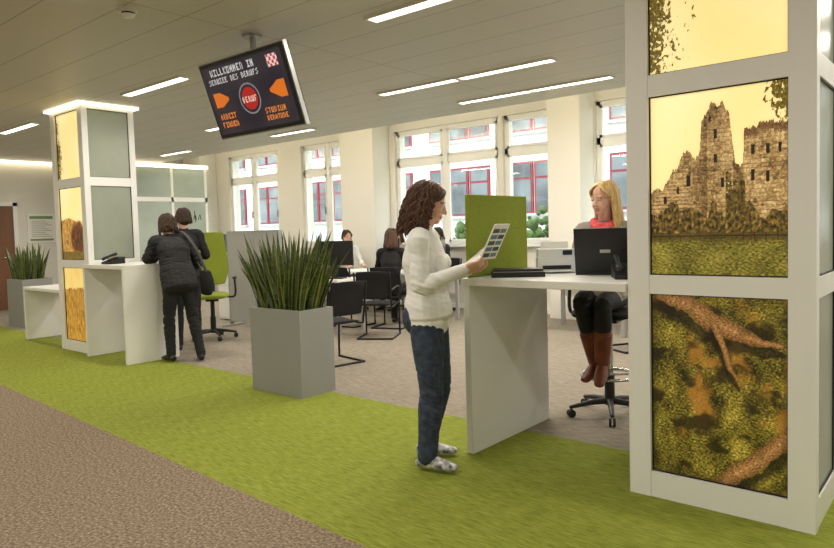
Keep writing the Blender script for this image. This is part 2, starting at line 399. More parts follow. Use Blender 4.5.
# ---------- planters ----------
lf=M('snake_leaf',(40,56,26),.4,noise_=14,col2=(84,100,50),stretch=(1,1,6)); le=M('snake_leaf_edge',(136,140,72),.45,noise_=20,col2=(106,116,54)); soil=M('soil',(52,38,26),.95,bump=(60,.6))
def planter(x0,x1,y0,y1,h,nl,lh,lean):
    q=MB(); t=.02
    q.box(x0,x1,y0,y0+t,0,h,greyplanter);q.box(x0,x1,y1-t,y1,0,h,greyplanter)
    q.box(x0,x0+t,y0+t,y1-t,0,h,greyplanter);q.box(x1-t,x1,y0+t,y1-t,0,h,greyplanter)
    q.box(x0+t,x1-t,y0+t,y1-t,.01,h-.05,soil)
    cx,cy=(x0+x1)/2,(y0+y1)/2
    for i in range(nl):
        bx=random.uniform(x0+.05,x1-.05);by=random.uniform(y0+.05,y1-.05)
        L=lh*random.uniform(.55,1.05); wd=random.uniform(.022,.034)
        dx=(bx-cx)*lean+random.uniform(-.12,.12); dy=(by-cy)*lean*.6+random.uniform(-.06,.06)
        az=random.uniform(0,math.pi); tw=random.uniform(-1,1); sg=8; rows=[]
        for k in range(sg+1):
            t_=k/sg; w_=wd*(.55+.9*t_ if t_<.35 else .87*(1-((t_-.35)/.65)**2.2)+.02)
            a=az+tw*t_; c_=Vector((bx+dx*t_**1.5,by+dy*t_**1.5,h-.06+L*t_))
            s=Vector((math.cos(a),math.sin(a),0)); n_=Vector((-s.y,s.x,0))
            rows.append([c_-s*w_+n_*w_*.35,c_-s*w_*.78+n_*w_*.12,c_,c_+s*w_*.78+n_*w_*.12,c_+s*w_+n_*w_*.35])
        V=[v for r_ in rows for v in r_]; F1=[];F2=[]
        for k in range(sg):
            for m in range(4):
                a=k*5+m; (F2 if m in(0,3) else F1).append((a,a+1,a+6,a+5))
        q.add(V,F1,lf,True); q.add(V,F2,le,True)
    return q.done('snake_plant_planter')
planter(-5.04,-4.36,3.62,4.0,.74,130,.72,.9)
planter(-12.2,-11.55,4.05,4.5,.77,80,.62,.5)

# ---------- TV ----------
tvm=bpy.data.materials.new('tv_image'); tvm.use_nodes=True; nt=tvm.node_tree; b=nt.nodes['Principled BSDF']
at=nt.nodes.new('ShaderNodeAttribute'); at.attribute_name='Col'; nt.links.new(at.outputs['Color'],b.inputs['Base Color']); nt.links.new(at.outputs['Color'],b.inputs['Emission Color'])
b.inputs['Emission Strength'].default_value=.6; b.inputs['Roughness'].default_value=.12
W_,H_=1.10,.62
tilt=math.atan2(.2,.58)
TVM=Matrix.Translation((-4.56,3.37,2.53))@Matrix.Rotation(tilt,4,'X')
q=MB(); q.T=TVM
silver=M('tv_silver',(176,176,174),.35,.3)
q.box(-W_/2,W_/2,-.02,.05,-H_/2,H_/2,black); q.box(-W_/2-.012,W_/2+.012,-.012,.03,-H_/2-.012,H_/2+.012,silver)
q.box(-.35,.35,.05,.1,-.22,.22,black)
q.T=Matrix.Identity(4)
q.cyl((-4.56,3.41,CZ),(-4.56,3.43,2.60),.025,silver); q.cyl((-4.56,3.41,CZ),(-4.56,3.41,CZ-.02),.08,silver)
tv=q.done('ceiling_television',.004)
FONT={'D':'110101101101110','A':'010101111101101','S':'011100010001110','W':'101101101111101','I':'111010010010111','L':'100100100100111','K':'101110100110101','O':'111101101101111','M':'101111111101101','E':'111100110100111','N':'110101101101101','B':'110101110101110','R':'110101110101101','U':'101101101101111','F':'111100110100100','T':'111010010010010','Z':'111001010100111',' ':'0'*15}
def txt(u,v,s,u0,v0,ch):
    w=ch*.8; i=(u-u0)/w; j=(v0-v)/(ch*1.78)
    if i<0 or j<0 or j>=1 or i>=len(s): return False
    g=FONT[s[int(i)]]; x=(i-int(i))*4; 
    if x>=3: return False
    return g[int(j*5)*3+int(x)]=='1'
def p_tv(u,v):
    c=mixc((36,36,48),(66,56,60),.5+.5*nz(u,v,3))
    if txt(u,v,'WILLKOMMEN IM',.10,.95,.055) or txt(u,v,'SERVICE'.replace('V','U').replace('C','E')+' DES BERUFS',.05,.82,.045): return [200,202,210]
    rr=(u-.5)**2*3+(v-.44)**2
    if rr<.050 and rr>.040: c=[130,130,140]
    if rr<.026: 
        c=[176,44,40]
        if txt(u,v,'BERUF',.405,.475,.047): c=[236,200,190]
    if .05<u<.24 and .40<v<.62 and abs(v-.51)<(.26-u)*.9: c=[222,118,40]
    if .76<u<.95 and .36<v<.60 and abs(v-.48)<(u-.74)*.9: c=[222,118,40]
    if .82<u<.94 and .78<v<.95: c=[206,52,60] if (int(u*40)+int(v*22))%2 else [228,228,232]
    if txt(u,v,'ARBEIT',.06,.30,.045) or txt(u,v,'FINDEN',.06,.18,.045) or txt(u,v,'STUDIUM',.64,.26,.045) or txt(u,v,'BERATUNE',.64,.15,.04): return [224,134,62]
    return c
Rm=TVM.to_3x3()
painted('tv_screen',TVM@Vector((-W_/2+.03,-.0215,-H_/2+.03)),Rm@Vector((W_-.06,0,0)),Rm@Vector((0,0,H_-.06)),240,140,p_tv,tv,tvm)

# ---------- counter items ----------
def LM(x,y,z,a=0,rx=0): return Matrix.Translation((x,y,z))@Matrix.Rotation(a,4,'Z')@Matrix.Rotation(rx,4,'X')
q=MB(); q.T=LM(-1.78,3.94,1.091,math.radians(18))
q.box(-.18,.18,-.12,.13,0,.02,black); q.box(-.16,.16,-.05,.11,.02,.023,darkmetal)
for i in range(11):
    for j in range(4): q.box(-.155+i*.0285,-.131+i*.0285,-.04+j*.034,-.012+j*.034,.022,.026,black)
q.T=q.T@Matrix.Translation((0,-.12,.02))@Matrix.Rotation(math.radians(14),4,'X')
q.box(-.18,.18,-.008,.008,0,.27,black); q.box(-.165,.165,.008,.009,.015,.255,M('lcd_glow',(150,170,200),.3,emis=.5)); q.box(-.03,.03,-.010,-.008,.12,.14,silver)
q.done('laptop_computer',.003)
pap=M('paper',(238,236,228),.8)
q=MB(); q.T=LM(-2.14,3.93,1.091,math.radians(35)); ow=M('printer_white',(226,226,220),.5)
q.box(-.12,.12,-.08,.09,0,.10,ow); q.box(-.115,.115,-.065,.09,.10,.155,ow); q.box(-.09,.09,-.085,-.08,.025,.05,darkmetal); q.box(-.09,.09,-.13,-.08,.012,.018,ow); q.box(.04,.10,-.068,-.064,.115,.145,black)
q.box(-.09,.09,.05,.065,.155,.20,pap); q.done('desktop_printer',.006)
q=MB(); q.T=LM(-2.2,3.56,1.091,math.radians(35))
q.box(-.16,.16,-.1,.1,0,.03,black); q.box(-.15,.15,-.09,.09,.03,.034,ow); q.box(-.15,.15,-.09,.09,.034,.048,black); q.done('flatbed_scanner',.004)
def phone(x,y,a):
    q=MB(); q.T=LM(x,y,1.091,a)
    V=[(-.08,-.1,0),(.08,-.1,0),(.08,.1,0),(-.08,.1,0),(-.08,-.1,.025),(.08,-.1,.025),(.08,.1,.08),(-.08,.1,.08)]
    q.add(V,[(0,3,2,1),(4,5,6,7),(0,1,5,4),(1,2,6,5),(2,3,7,6),(3,0,4,7)],black)
    q.tube([(-.055,-.09,.06),(-.055,0,.09),(-.055,.09,.11)],[.02,.014,.02],black)
    for i in range(3):
        for j in range(4): q.box(-.01+i*.026,.008+i*.026,-.08+j*.03,-.062+j*.03,.03+j*.0085,.045+j*.0085,darkmetal)
    q.done('desk_telephone',.003)
phone(-1.53,3.64,math.radians(30)); phone(-7.75,3.7,.3)
def monitor(x,y,z,a,name='computer_monitor'):
    q=MB(); q.T=LM(x,y,z,a)
    q.box(-.12,.12,-.09,.09,0,.015,black); q.box(-.03,.03,.0,.03,.015,.36,black); q.box(-.25,.25,-.03,.0,.18,.52,black); q.box(-.235,.235,-.032,-.03,.195,.505,M('lcd_dark',(30,34,42),.15)); q.done(name,.004)

# ---------- chairs ----------
def star_chair(x,y,yaw,seat_h,fabric,ring=False,back_top=.6,name='office_chair'):
    q=MB((x,y,0),yaw)
    for i in range(5):
        a=i*2*math.pi/5+.3; c_,s_=math.cos(a),math.sin(a)
        q.tube([(0,0,.11),(c_*.15,s_*.15,.10),(c_*.29,s_*.29,.075)],[.028,.02,.015],black)
        for o in (-.014,.014):
            q.cyl((c_*.29-s_*(o-.008),s_*.29+c_*(o-.008),.03),(c_*.29-s_*(o+.008),s_*.29+c_*(o+.008),.03),.029,black,14)
    q.cyl((0,0,.08),(0,0,seat_h-.1),.028,chrome if ring else black); q.cyl((0,0,.08),(0,0,.3),.036,black)
    if ring:
        q.tube([(math.cos(a)*.2,math.sin(a)*.2,.3) for a in [i*math.pi/10 for i in range(21)]],.012,chrome,cap=0)
        for a in (0,2.1,4.2): q.cyl((0,0,.3),(math.cos(a)*.2,math.sin(a)*.2,.3),.009,chrome,8)
    q.box(-.1,.1,-.08,.08,seat_h-.11,seat_h-.07,black)
    V,F,_=loft([((-.22,0,seat_h-.035),.19,.03),((-.1,0,seat_h-.035),.235,.035),((.1,0,seat_h-.035),.24,.035),((.24,0,seat_h-.045),.2,.03)],(0,1,0),5,20,.8)
    q.add(V,F,fabric,True)
    q.tube([(-.05,0,seat_h-.09),(-.27,0,seat_h-.06),(-.31,0,seat_h+.1),(-.29,0,seat_h+.3)],[(.03,.012)]*4,black,side=(0,1,0))
    b0=seat_h+.1
    V,F,_=loft([((-.25,0,b0),.17,.018),((-.27,0,b0+.15),.215,.026),((-.285,0,b0+.3),.22,.024),((-.31,0,seat_h+back_top),.17,.015)],(0,1,0),6,20,.8)
    q.add(V,F,fabric,True)
    for s_ in (-1,1):
        q.tube([(-.05,s_*.2,seat_h-.07),(-.05,s_*.3,seat_h-.05),(-.05,s_*.3,seat_h+.17)],.014,black); q.tube([(-.16,s_*.3,seat_h+.19),(.1,s_*.3,seat_h+.19)],[(.03,.014)]*2,black,side=(0,1,0))
    return q.done(name)
star_chair(-7.93,5.10,math.radians(-35),.62,lime,back_top=.80)
star_chair(-2.08,4.60,math.radians(-80),.80,blackfab,ring=True,back_top=.45,name='drafting_stool')
def vchair(x,y,yaw):
    q=MB((x,y,0),yaw)
    for s_ in (-1,1):
        q.tube([(-.24,s_*.23,.012),(.2,s_*.23,.012),(.24,s_*.23,.05),(.22,s_*.23,.40),(.16,s_*.23,.44),(-.2,s_*.23,.42),(-.25,s_*.23,.5),(-.31,s_*.23,.86)],.012,darkmetal,sub=5)
        q.tube([(-.27,s_*.245,.64),(.1,s_*.25,.66),(.19,s_*.245,.60),(.22,s_*.235,.40)],.012,black,sub=5)
    q.tube([(-.24,-.23,.012),(-.24,.23,.012)],.012,darkmetal)
    V,F,_=loft([((-.2,0,.445),.21,.016),((.0,0,.44),.22,.02),((.21,0,.445),.21,.018)],(0,1,0),5,18,.8); q.add(V,F,blackfab,True)
    V,F,_=loft([((-.24,0,.53),.21,.012),((-.27,0,.7),.22,.014),((-.32,0,.87),.2,.012)],(0,1,0),5,18,.8); q.add(V,F,blackfab,True)
    return q.done('visitor_chair')
vchair(-5.30,4.85,math.radians(170)); vchair(-7.15,6.95,math.radians(95)); vchair(-6.05,6.35,math.radians(120)); vchair(-6.50,7.12,math.radians(110)); vchair(-8.80,8.45,math.radians(-20)); vchair(-3.0,7.2,math.radians(60)); vchair(-7.9,8.87,math.radians(-85)); vchair(-7.10,9.0,math.radians(-90))

# ---------- desks / partitions ----------
def desk(x0,x1,y0,y1):
    q=MB(); q.box(x0,x1,y0,y1,.71,.74,white)
    for a in (x0+.04,x1-.09):
        for b_ in (y0+.04,y1-.09): q.box(a,a+.05,b_,b_+.05,0,.71,silver)
    q.box(x0+.09,x1-.09,y1-.07,y1-.05,.4,.7,white); return q.done('office_desk',.003)
desk(-8.3,-6.1,7.62,8.3); desk(-7.55,-6.6,6.15,6.75); desk(-4.6,-3.3,7.8,8.6)
monitor(-6.88,6.4,.742,math.radians(205)); monitor(-4.0,8.3,.742,math.radians(170)); monitor(-7.3,8.05,.742,math.radians(150)); monitor(-6.35,8.1,.742,math.radians(120))
q=MB(); q.box(-8.85,-8.2,6.0,6.04,.06,1.42,screenm); q.box(-8.19,-7.62,6.0,6.04,.06,1.42,screenm)
for a in (-8.86,-8.2,-7.62): q.box(a,a+.02,5.99,6.05,0,1.44,silver)
for a in (-8.8,-7.7): q.box(a,a+.05,5.8,6.24,0,.03,silver)
q.box(-8.85,-7.61,5.995,6.045,1.42,1.44,silver); q.done('office_partition',.003)
q=MB(); q.box(-9.6,-8.95,6.3,6.75,.02,1.1,white); q.box(-9.59,-8.96,6.29,6.3,.05,.55,frame); q.box(-9.59,-8.96,6.29,6.3,.57,1.08,frame); q.box(-9.3,-9.25,6.27,6.29,.75,.9,silver);q.box(-9.55,-9,6.35,6.7,0,.02,black); q.done('storage_cabinet',.004)
q=MB(); 
for i in range(6): q.T=LM(-6.8+random.uniform(-.3,.3),7.85+random.uniform(-.1,.1),.741+i*.0012,random.uniform(0,3)); q.box(-.105,.105,-.148,.148,0,.001,pap)
q.done('paper_stack')
bind=[M('binder_blue',(60,80,130),.6),M('binder_grey',(110,110,112),.6),M('binder_white',(220,218,210),.6)]
q=MB()
for i in range(9): q.box(-9.58+i*.068,-9.52+i*.068,6.4,6.68,1.101,1.40,bind[i%3])
q.done('ring_binders',.003)

# glass partition left end
gp=M('partition_glass',(170,180,168),.2,noise_=1,col2=(150,160,146),emis=.05)
q=MB(); X=-13.85
q.box(X-.01,X+.01,6.2,8.9,.1,2.98,gp)
for y_ in (6.2,7.1,8.0,8.85): q.box(X-.03,X+.03,y_-.03,y_+.03,0,2.99,frame)
for z_ in (.05,2.2,2.94): q.box(X-.03,X+.03,6.2,8.88,z_-.05,z_+.05,frame)
q.box(X+.03,X+.1,6.2,8.88,2.9,2.98,coveglow)
for i,y_ in enumerate((8.15,8.27,8.39,8.51,8.63)):
    q.tube([(X+.013,y_,1.75),(X+.013,y_+.04,1.86),(X+.013,y_+.07,1.75)],.008,black,n=5); 
    if i%2: q.tube([(X+.013,y_+.05,1.70),(X+.013,y_+.03,1.95)],.008,black,n=5)
q.done('glass_partition')
wood=M('door_wood',(104,66,40),.5,noise_=4,col2=(124,80,50),stretch=(1,1,.15))
q=MB(); q.box(XL+.001,XL+.04,4.15,5.15,.005,2.08,wood); q.box(XL+.001,XL+.06,4.07,4.15,0,2.15,frame);q.box(XL+.001,XL+.06,5.15,5.23,0,2.15,frame);q.box(XL+.001,XL+.06,4.07,5.23,2.08,2.16,frame)
q.tube([(XL+.04,5.05,1.05),(XL+.09,5.05,1.05),(XL+.09,4.93,1.05)],.01,chrome); q.done('door_1')
q=MB(); q.box(XL+.001,XL+.02,5.42,5.95,1.33,1.92,frame); gr=M('poster_green',(120,150,100),.6); tx=M('poster_text',(150,152,150),.7); q.box(XL+.02,XL+.022,5.44,5.93,1.35,1.90,pap)
q.box(XL+.022,XL+.024,5.46,5.91,1.82,1.88,gr); q.box(XL+.022,XL+.024,5.46,5.91,1.37,1.41,gr)
for i in range(9): q.box(XL+.022,XL+.024,5.49,5.88-.1*(i%3)*.6,1.45+i*.04,1.46+i*.04,tx)
q.done('wall_poster')

# ---------- outside ----------
fac=M('facade_render',(224,224,220),.9,noise_=1.5,col2=(214,214,210)); red=M('red_window_frame',(138,30,42),.5,noise_=3,col2=(128,26,38)); dk=M('dark_pane',(60,66,70),.12,noise_=.8,col2=(110,118,120)); grs=M('outside_grass',(84,104,48),.95,noise_=3,col2=(104,118,60))
q=MB(); FY=24
q.box(-60,14,FY,FY+1,-3.5,12,fac)
x=-58
while x<12:
    for z0,z1 in ((-2.4,-.4),(1.9,4.0),(5.2,7.2),(8.6,10.6)):
        for k in range(3):
            a=x+k*1.1; q.box(a,a+1.02,FY-.08,FY-.0,z0,z1,red)
            q.box(a+.09,a+.93,FY-.10,FY-.08,z0+.09,z1-.72,dk); q.box(a+.09,a+.93,FY-.10,FY-.08,z1-.63,z1-.09,dk)
        q.box(x-.1,x+3.4,FY-.25,FY,z0-.12,z0,M('sill_grey',(170,170,170),.6))
    x+=4.3
for z in (.9,4.4,7.8): q.box(-60,14,FY-.12,FY,z,z+.25,M('facade_band',(190,192,194),.7))
q.done('neighbouring_building')
q=MB(); q.box(-70,20,YB+.31,60,-3.7,-3.5,grs); q.done('courtyard_ground')
bush=M('shrub_leaves',(50,74,30),.8,noise_=6,col2=(86,108,48))
for (x,y,rr) in ((-10.0,17,1.5),(-12.6,18.5,1.3)):
    q=MB(); q.tube([(x,y,-3.5),(x+.1,y,-1.5),(x,y,.2)],[.14,.1,.05],wood)
    for i in range(520):
        d=Vector((random.gauss(0,1),random.gauss(0,1),random.gauss(0,1))).normalized()*rr*random.uniform(.55,1.05)
        q.ell((x+d.x,y+d.y,.35+d.z*1.1),(random.uniform(.06,.16),)*3,bush,n=5,m=4)
    q.done('courtyard_tree')

# ---------- people ----------
def skinm(n,c): return M(n,c,.5,noise_=30,col2=tuple(int(x*.96) for x in c))
skin=skinm('skin',(224,176,150)); lip=M('lips',(180,98,90),.4)
eyew=M('eye_white',(236,232,226),.2); iris=M('iris',(52,38,26),.15)
def person(name,loc,yaw,P,vox,smooth=3):
    Vs=[];Fs=[];smp=[];o=[0]
    mats=[]
    def put(res,mat):
        V,F,sa=res
        if mat not in mats: mats.append(mat)
        mi=mats.index(mat); Vs.append(V); Fs.extend([tuple(i+o[0] for i in f) for f in F]); o[0]+=len(V)
        for s_ in sa: smp.append((*s_,mi))
    def tb(pts,rs,mat,side=None,sub=4,n=14,cap=1): put(loft([(Vector(p),*(q if isinstance(q,tuple) else (q,q))) for p,q in zip(pts,rs)],side,sub,n,cap),mat)
    top,bot,shoe=P['top'],P['bot'],P['shoe']
    pel,che,nek,hd=[Vector(P[k]) for k in ('pelvis','chest','neck','head')]
    k=P.get('w',1.0); fem=P.get('fem',False)
    up=(che-pel).normalized()
    sd=Vector(P.get('sside',(0,1,0))).normalized()
    waist=pel.lerp(che,.42)
    tb([pel-up*.07,pel,waist],[(.135*k,.10*k),(.163*k,.112*k),(.128*k,.095*k)],bot,(0,1,0))
    if fem and P.get('stand',True):
        for s_ in (-1,1): put(ellip(pel+Vector((-.05,s_*.068,-.035)),(.085*k,.085*k,.105)),bot)
    hem=P.get('hem',0.0)
    th=P.get('thick',0.0)
    tb([pel+up*hem,pel+up*max(hem+.05,.06),waist,che.lerp(waist,.35),che,che.lerp(nek,.55),nek-(nek-che).normalized()*.03],
       [((.174+th)*k,(.128+th)*k),((.168+th)*k,(.118+th)*k),((.142 if fem else .15)*k+th,.102*k+th),(.146*k+th,.108*k+th),(.160*k+th,.115*k+th),(.150*k+th*.6,.088*k+th*.5),(.075,.062)],top,sd,cap=.35,n=20)
    if fem:
        f_=sd.cross(up)*1
        for s_ in(-1,1): put(ellip(che+f_*.075*k+sd*s_*.07*k+up*-.02,(.064,.064,.062)),top)
    tb([nek-(nek-che).normalized()*.05,nek,hd-Vector((.0,0,.06))],[.056,.050,.052],skin)
    hy,hp,hr=P.get('hrot',(0,0,0)); HR=Matrix.Rotation(hy,3,'Z')@Matrix.Rotation(hp,3,'Y')@Matrix.Rotation(hr,3,'X')
    hs=P.get('hs',1.0)
    def H(p): return hd+HR@(Vector(p)*hs)
    def he(c,r,mat,rot=None):
        R3=HR if rot is None else HR@rot
        put(ellip(H(c),[x*hs for x in r],np.array(R3)),mat)
    he((-.012,0,.032),(.094,.074,.084),skin); he((.02,0,-.028),(.066,.060,.082),skin)
    he((.058,0,-.088),(.026,.028,.022),skin); he((.048,.032,-.04),(.034,.026,.034),skin); he((.048,-.032,-.04),(.034,.026,.034),skin)
    he((-.01,0,-.05),(.06,.055,.05),skin)
    tb([H((.080,0,.012)),H((.092,0,-.010)),H((.102,0,-.032))],[.008,.009,.0115],skin,n=8)
    for s_ in (-1,1):
        he((.090,s_*.010,-.036),(.010,.008,.007),skin)
        he((.0,s_*.074,-.012),(.018,.008,.032),skin)
        he((.072,s_*.032,.022),(.016,.022,.008),skin)
    he((.082,0,-.060),(.010,.022,.005),lip); he((.080,0,-.069),(.010,.019,.006),lip)
    ns=(nek-che).normalized()
    for sn,s_ in (('L',1),('R',-1)):
        sh=Vector(P['sh'+sn]) if 'sh'+sn in P else nek+sd*s_*.168*k-ns*.075
        el=Vector(P['el'+sn]); wr=Vector(P['wr'+sn])
        am=P.get('sleeve',top)
        tb([nek-ns*.05+sd*s_*.06,sh+ns*.012,sh.lerp(el,.25)],[(.045+th*.5,.045+th*.5),(.056*k+th*.6,)*2,(.052*k+th*.5,)*2],top)
        tb([sh,sh.lerp(el,.5),el,el.lerp(wr,.35),wr],[.053*k+th*.5,.047*k+th*.6,.041*k+th*.6,.039*k+th*.6,.030+th*.5],am)
        D,N=Vector(P['hand'+sn][0]).normalized(),Vector(P['hand'+sn][1]); N=(N-D*N.dot(D)).normalized(); curl=P['hand'+sn][2]
        T=D.cross(N)*(-s_)*P['hand'+sn][3] if len(P['hand'+sn])>3 else D.cross(N)*s_
        tb([wr-(wr-el).normalized()*.03,wr+D*.012],[.024,(.026,.018)],skin,n=10)
        tb([wr+D*.005,wr+D*.04,wr+D*.082],[(.026,.017),(.038,.015),(.037,.012)],skin,side=T,n=12,cap=.7)
        for off,ln,rr in ((.029,.072,.0088),(.0098,.080,.0092),(-.0098,.074,.0088),(-.028,.058,.0078)):
            p=wr+D*.078+T*off; pts=[p]; a=0
            for kk,fr in enumerate((.45,.30,.25)):
                a+=curl*(.8,1.1,.8)[kk]; p=p+(D*math.cos(a)+N*math.sin(a)+T*off*1.5).normalized()*ln*fr; pts.append(p)
            tb(pts,[rr,rr*.95,rr*.88,rr*.75],skin,n=8,sub=3)
        p=wr+D*.022+T*.026; d1=(D*.62+T*.65+N*.35).normalized(); p2=p+d1*.036; d2=(D*.85+T*.25+N*.45).normalized(); p3=p2+d2*.03; p4=p3+(D*.9+N*.45).normalized()*.024
        tb([p-d1*.015,p,p2,p3,p4],[.013,.0135,.011,.010,.0085],skin,n=8,sub=3)
    lr=P.get('leg',1.0)
    for sn,s_ in (('L',1),('R',-1)):
        hp_=Vector(P['hip'+sn]); kn=Vector(P['kn'+sn]); an=Vector(P['an'+sn])
        sh_=(an-kn)
        tb([hp_,hp_.lerp(kn,.45),kn,kn+sh_*.3,kn+sh_*.7,an],[.088*lr*k,.078*lr*k,.058*lr*k,.060*lr*k,.052*lr*k,.050*lr*k],bot,n=16)
        fd=Vector(P['ft'+sn]).normalized(); sdv=Vector((-fd.y,fd.x,0)).normalized()
        if 'boot' in P: tb([kn+sh_*.50,kn+sh_*.75,an],[.064,.058,.050],P['boot'],n=14,cap=.2)
        tb([an-fd*.045+Vector((0,0,-.04)),an+fd*.02+Vector((0,0,-.032)),an+fd*.10+Vector((0,0,-.045)),an+fd*.165+Vector((0,0,-.052))],[(.034,.034),(.040,.042),(.046,.030),(.034,.020)],shoe,side=sdv,cap=.9)
        tb([an,an+Vector((0,0,-.03))],[.038,.038],shoe if 'boot' in P or P.get('ank') else bot,n=10)
    for (a,b_) in P.get('extra',[]): tb(a[0],a[1],b_,**(a[2] if len(a)>2 else {}))
    V=np.vstack(Vs)
    me=bpy.data.meshes.new('tmp'); me.from_pydata(V.tolist(),[],Fs); ob=bpy.data.objects.new('tmp',me); S.collection.objects.link(ob)
    rm=ob.modifiers.new('r','REMESH'); rm.mode='VOXEL'; rm.voxel_size=vox
    sm=ob.modifiers.new('s','SMOOTH'); sm.factor=.5; sm.iterations=smooth
    dg=bpy.context.evaluated_depsgraph_get(); ev=ob.evaluated_get(dg); m2=ev.to_mesh()
    nv=len(m2.vertices); co=np.empty(nv*3); m2.vertices.foreach_get('co',co); co=co.reshape(-1,3)
    nrm=np.empty(nv*3); m2.vertices.foreach_get('normal',nrm); nrm=nrm.reshape(-1,3)
    FF=[tuple(p.vertices) for p in m2.polygons]
    ev.to_mesh_clear(); bpy.data.objects.remove(ob)
    FA=np.array([f if len(f)==4 else (*f,f[-1]) for f in FF])
    fc=co[FA].mean(1)
    best=np.full(len(fc),1e9); bi=np.zeros(len(fc),int)
    for (c_,a_,b_,t_,ra,rb,rt,mi) in smp:
        dlt=fc-np.array(c_); val=(dlt@np.array(a_)/ra)**2+(dlt@np.array(b_)/rb)**2+(dlt@np.array(t_)/rt)**2
        mk=val<best; best[mk]=val[mk]; bi[mk]=mi
    cloth=[i for i,m in enumerate(mats) if m not in (skin,lip,shoe)]
    vm=np.zeros(nv); vm[FA[np.isin(bi,cloth)].ravel()]=1; vm[FA[~np.isin(bi,cloth)].ravel()]=0
    wr_=P.get('wrinkle',.0045)
    # irregular drape folds from 3-D noise, stretched sideways, stronger near the joints
    fold=np.zeros(nv); env=np.zeros(nv)
    jn=np.array([P['elL'],P['elR'],P['knL'],P['knR'],tuple(waist)],float)
    dj=np.min(np.linalg.norm(co[:,None,:]-jn[None],axis=2),axis=1); env=.35+.9*np.exp(-(dj/.13)**2)
    for i in range(nv):
        if vm[i]:
            x,y,z=co[i]; a=noise.noise(Vector((x*9+y*3,y*9,z*30+x*12))); b2=noise.noise(Vector((x*18,y*18+5,z*48)))
            fold[i]=(1-2.2*abs(a))+.4*b2
    co=co+nrm*(fold*env*wr_*vm)[:,None]
    if P.get('stand',True): co[:,2]=np.maximum(co[:,2],.004)
    q=MB(loc,yaw); idx=[q.mi(m) for m in mats]
    q.add(co,FF,[idx[i] for i in bi],True)
    for s_ in (-1,1):
        q.ell(H((.0755,s_*.031,.0)),(.0125*hs,.0135*hs,.0066*hs),eyew,Rm=np.array(HR)); q.ell(H((.0862,s_*.031,.0)),(.0030*hs,.0058*hs,.0058*hs),iris,Rm=np.array(HR))
        q.tube([H((.084,s_*.016,.022)),H((.086,s_*.031,.026)),H((.074,s_*.048,.020))],[.0022,.0026,.0018],P['hairm'],n=6)
        q.tube([H((.084,s_*.018,.006)),H((.089,s_*.031,.0085)),H((.078,s_*.046,.004))],[.0022,.0028,.0022],skin,n=6)
    hm=P['hairm']; st=P['hair']; rnd=random.Random(3)
    cap=(-.024,0,.040)
    q.ell(H(cap),(.095*hs,.083*hs,.086*hs),hm,Rm=np.array(HR),n=24,m=16)
    q.ell(H((-.045,0,-.01)),(.070*hs,.078*hs,.085*hs),hm,Rm=np.array(HR),n=24,m=16)
    N_=P.get('nh',160)
    for i in range(N_):
        az=math.radians(rnd.uniform(P.get('az0',68),360-P.get('az0',68))); zt=rnd.uniform(.02,.125) ; 
        zend=st['end']+rnd.uniform(-.03,.04)+(rnd.uniform(0,st.get('layer',0))); amp=st['amp']*rnd.uniform(.5,1.3); ph=rnd.uniform(0,6.28); turns=st.get('turns',0)*rnd.uniform(.6,1.3); wide=st.get('wide',.01)*rnd.uniform(.1,1.2)
        pts=[]; K=st.get('k',14)
        for j in range(K+1):
            t=j/K; z=zt+(zend-zt)*t
            s_=math.sqrt(max(0.02,1-((z-.03)/.105)**2)) if z>.03 else 1-.25*min(1,max(0,(-z-.02)/.15))*st.get('taper',0)
            bl=math.sin(math.pi*min(1,t*.8)) if st.get('bulge') else t
            rx=.094*s_+wide*bl*1.2; ry=.084*s_+wide*bl*1.4
            a=ph+turns*6.28*t; am=amp*min(1,.5+t)
            pts.append(H((-.022+math.cos(az)*rx+am*math.cos(a),math.sin(az)*ry+am*math.sin(a)*math.cos(az)+am*.3*math.sin(a),z+am*.5*math.sin(a))))
        rr=st.get('r',.008)*rnd.uniform(.7,1.1); q.tube(pts,[rr]+[rr]*(K-1)+[rr*.3],hm,n=5,sub=2)
    for i in range(st.get('front',24)):
        s_=1 if i%2 else -1; t0=rnd.uniform(0,1)
        q.tube([H((-.01+.06*t0,s_*.006,.124-.022*t0)),H((.02+.052*t0,s_*.035,.112-.030*t0)),H((.012+.058*t0,s_*.066,.072-.02*t0)),H((.005+.04*t0,s_*.082,.02))],[.006,.007,.007,.004],hm,n=5,sub=4)
    for fn in P.get('post',[]): fn(q,H)
    return q.done(name)

brown=M('hair_brown',(56,34,23),.5,noise_=60,col2=(96,60,40)); blond=M('hair_blond',(226,194,132),.45,noise_=60,col2=(192,152,92),stretch=(1,1,.2)); darkh=M('hair_dark',(46,34,27),.6,noise_=60,col2=(74,54,42),spec=.25)
sweater=M('white_sweater',(236,236,233),.9,bump=(14,.2)); jeans=M('blue_jeans',(42,52,70),.85,noise_=25,col2=(62,74,94),bump=(14,.3)); sneaker=M('sneaker',(225,225,225),.5,noise_=26,col2=(40,42,48))
blackc=M('black_coat',(24,24,27),.8,bump=(10,.5)); blackp=M('black_trousers',(28,28,30),.85,bump=(10,.4)); bshoe=M('black_shoe',(18,17,16),.35)
cardi=M('grey_cardigan',(154,146,138),.9,bump=(12,.3)); scarf=M('red_scarf',(196,40,52),.85,noise_=20,col2=(226,96,96),bump=(20,.6)); legg=M('black_leggings',(20,20,23),.7,bump=(8,.2)); bootm=M('brown_boot',(128,62,28),.5,noise_=10,col2=(104,48,22))
shirtw=M('white_shirt',(228,228,226),.85,bump=(10,.3))

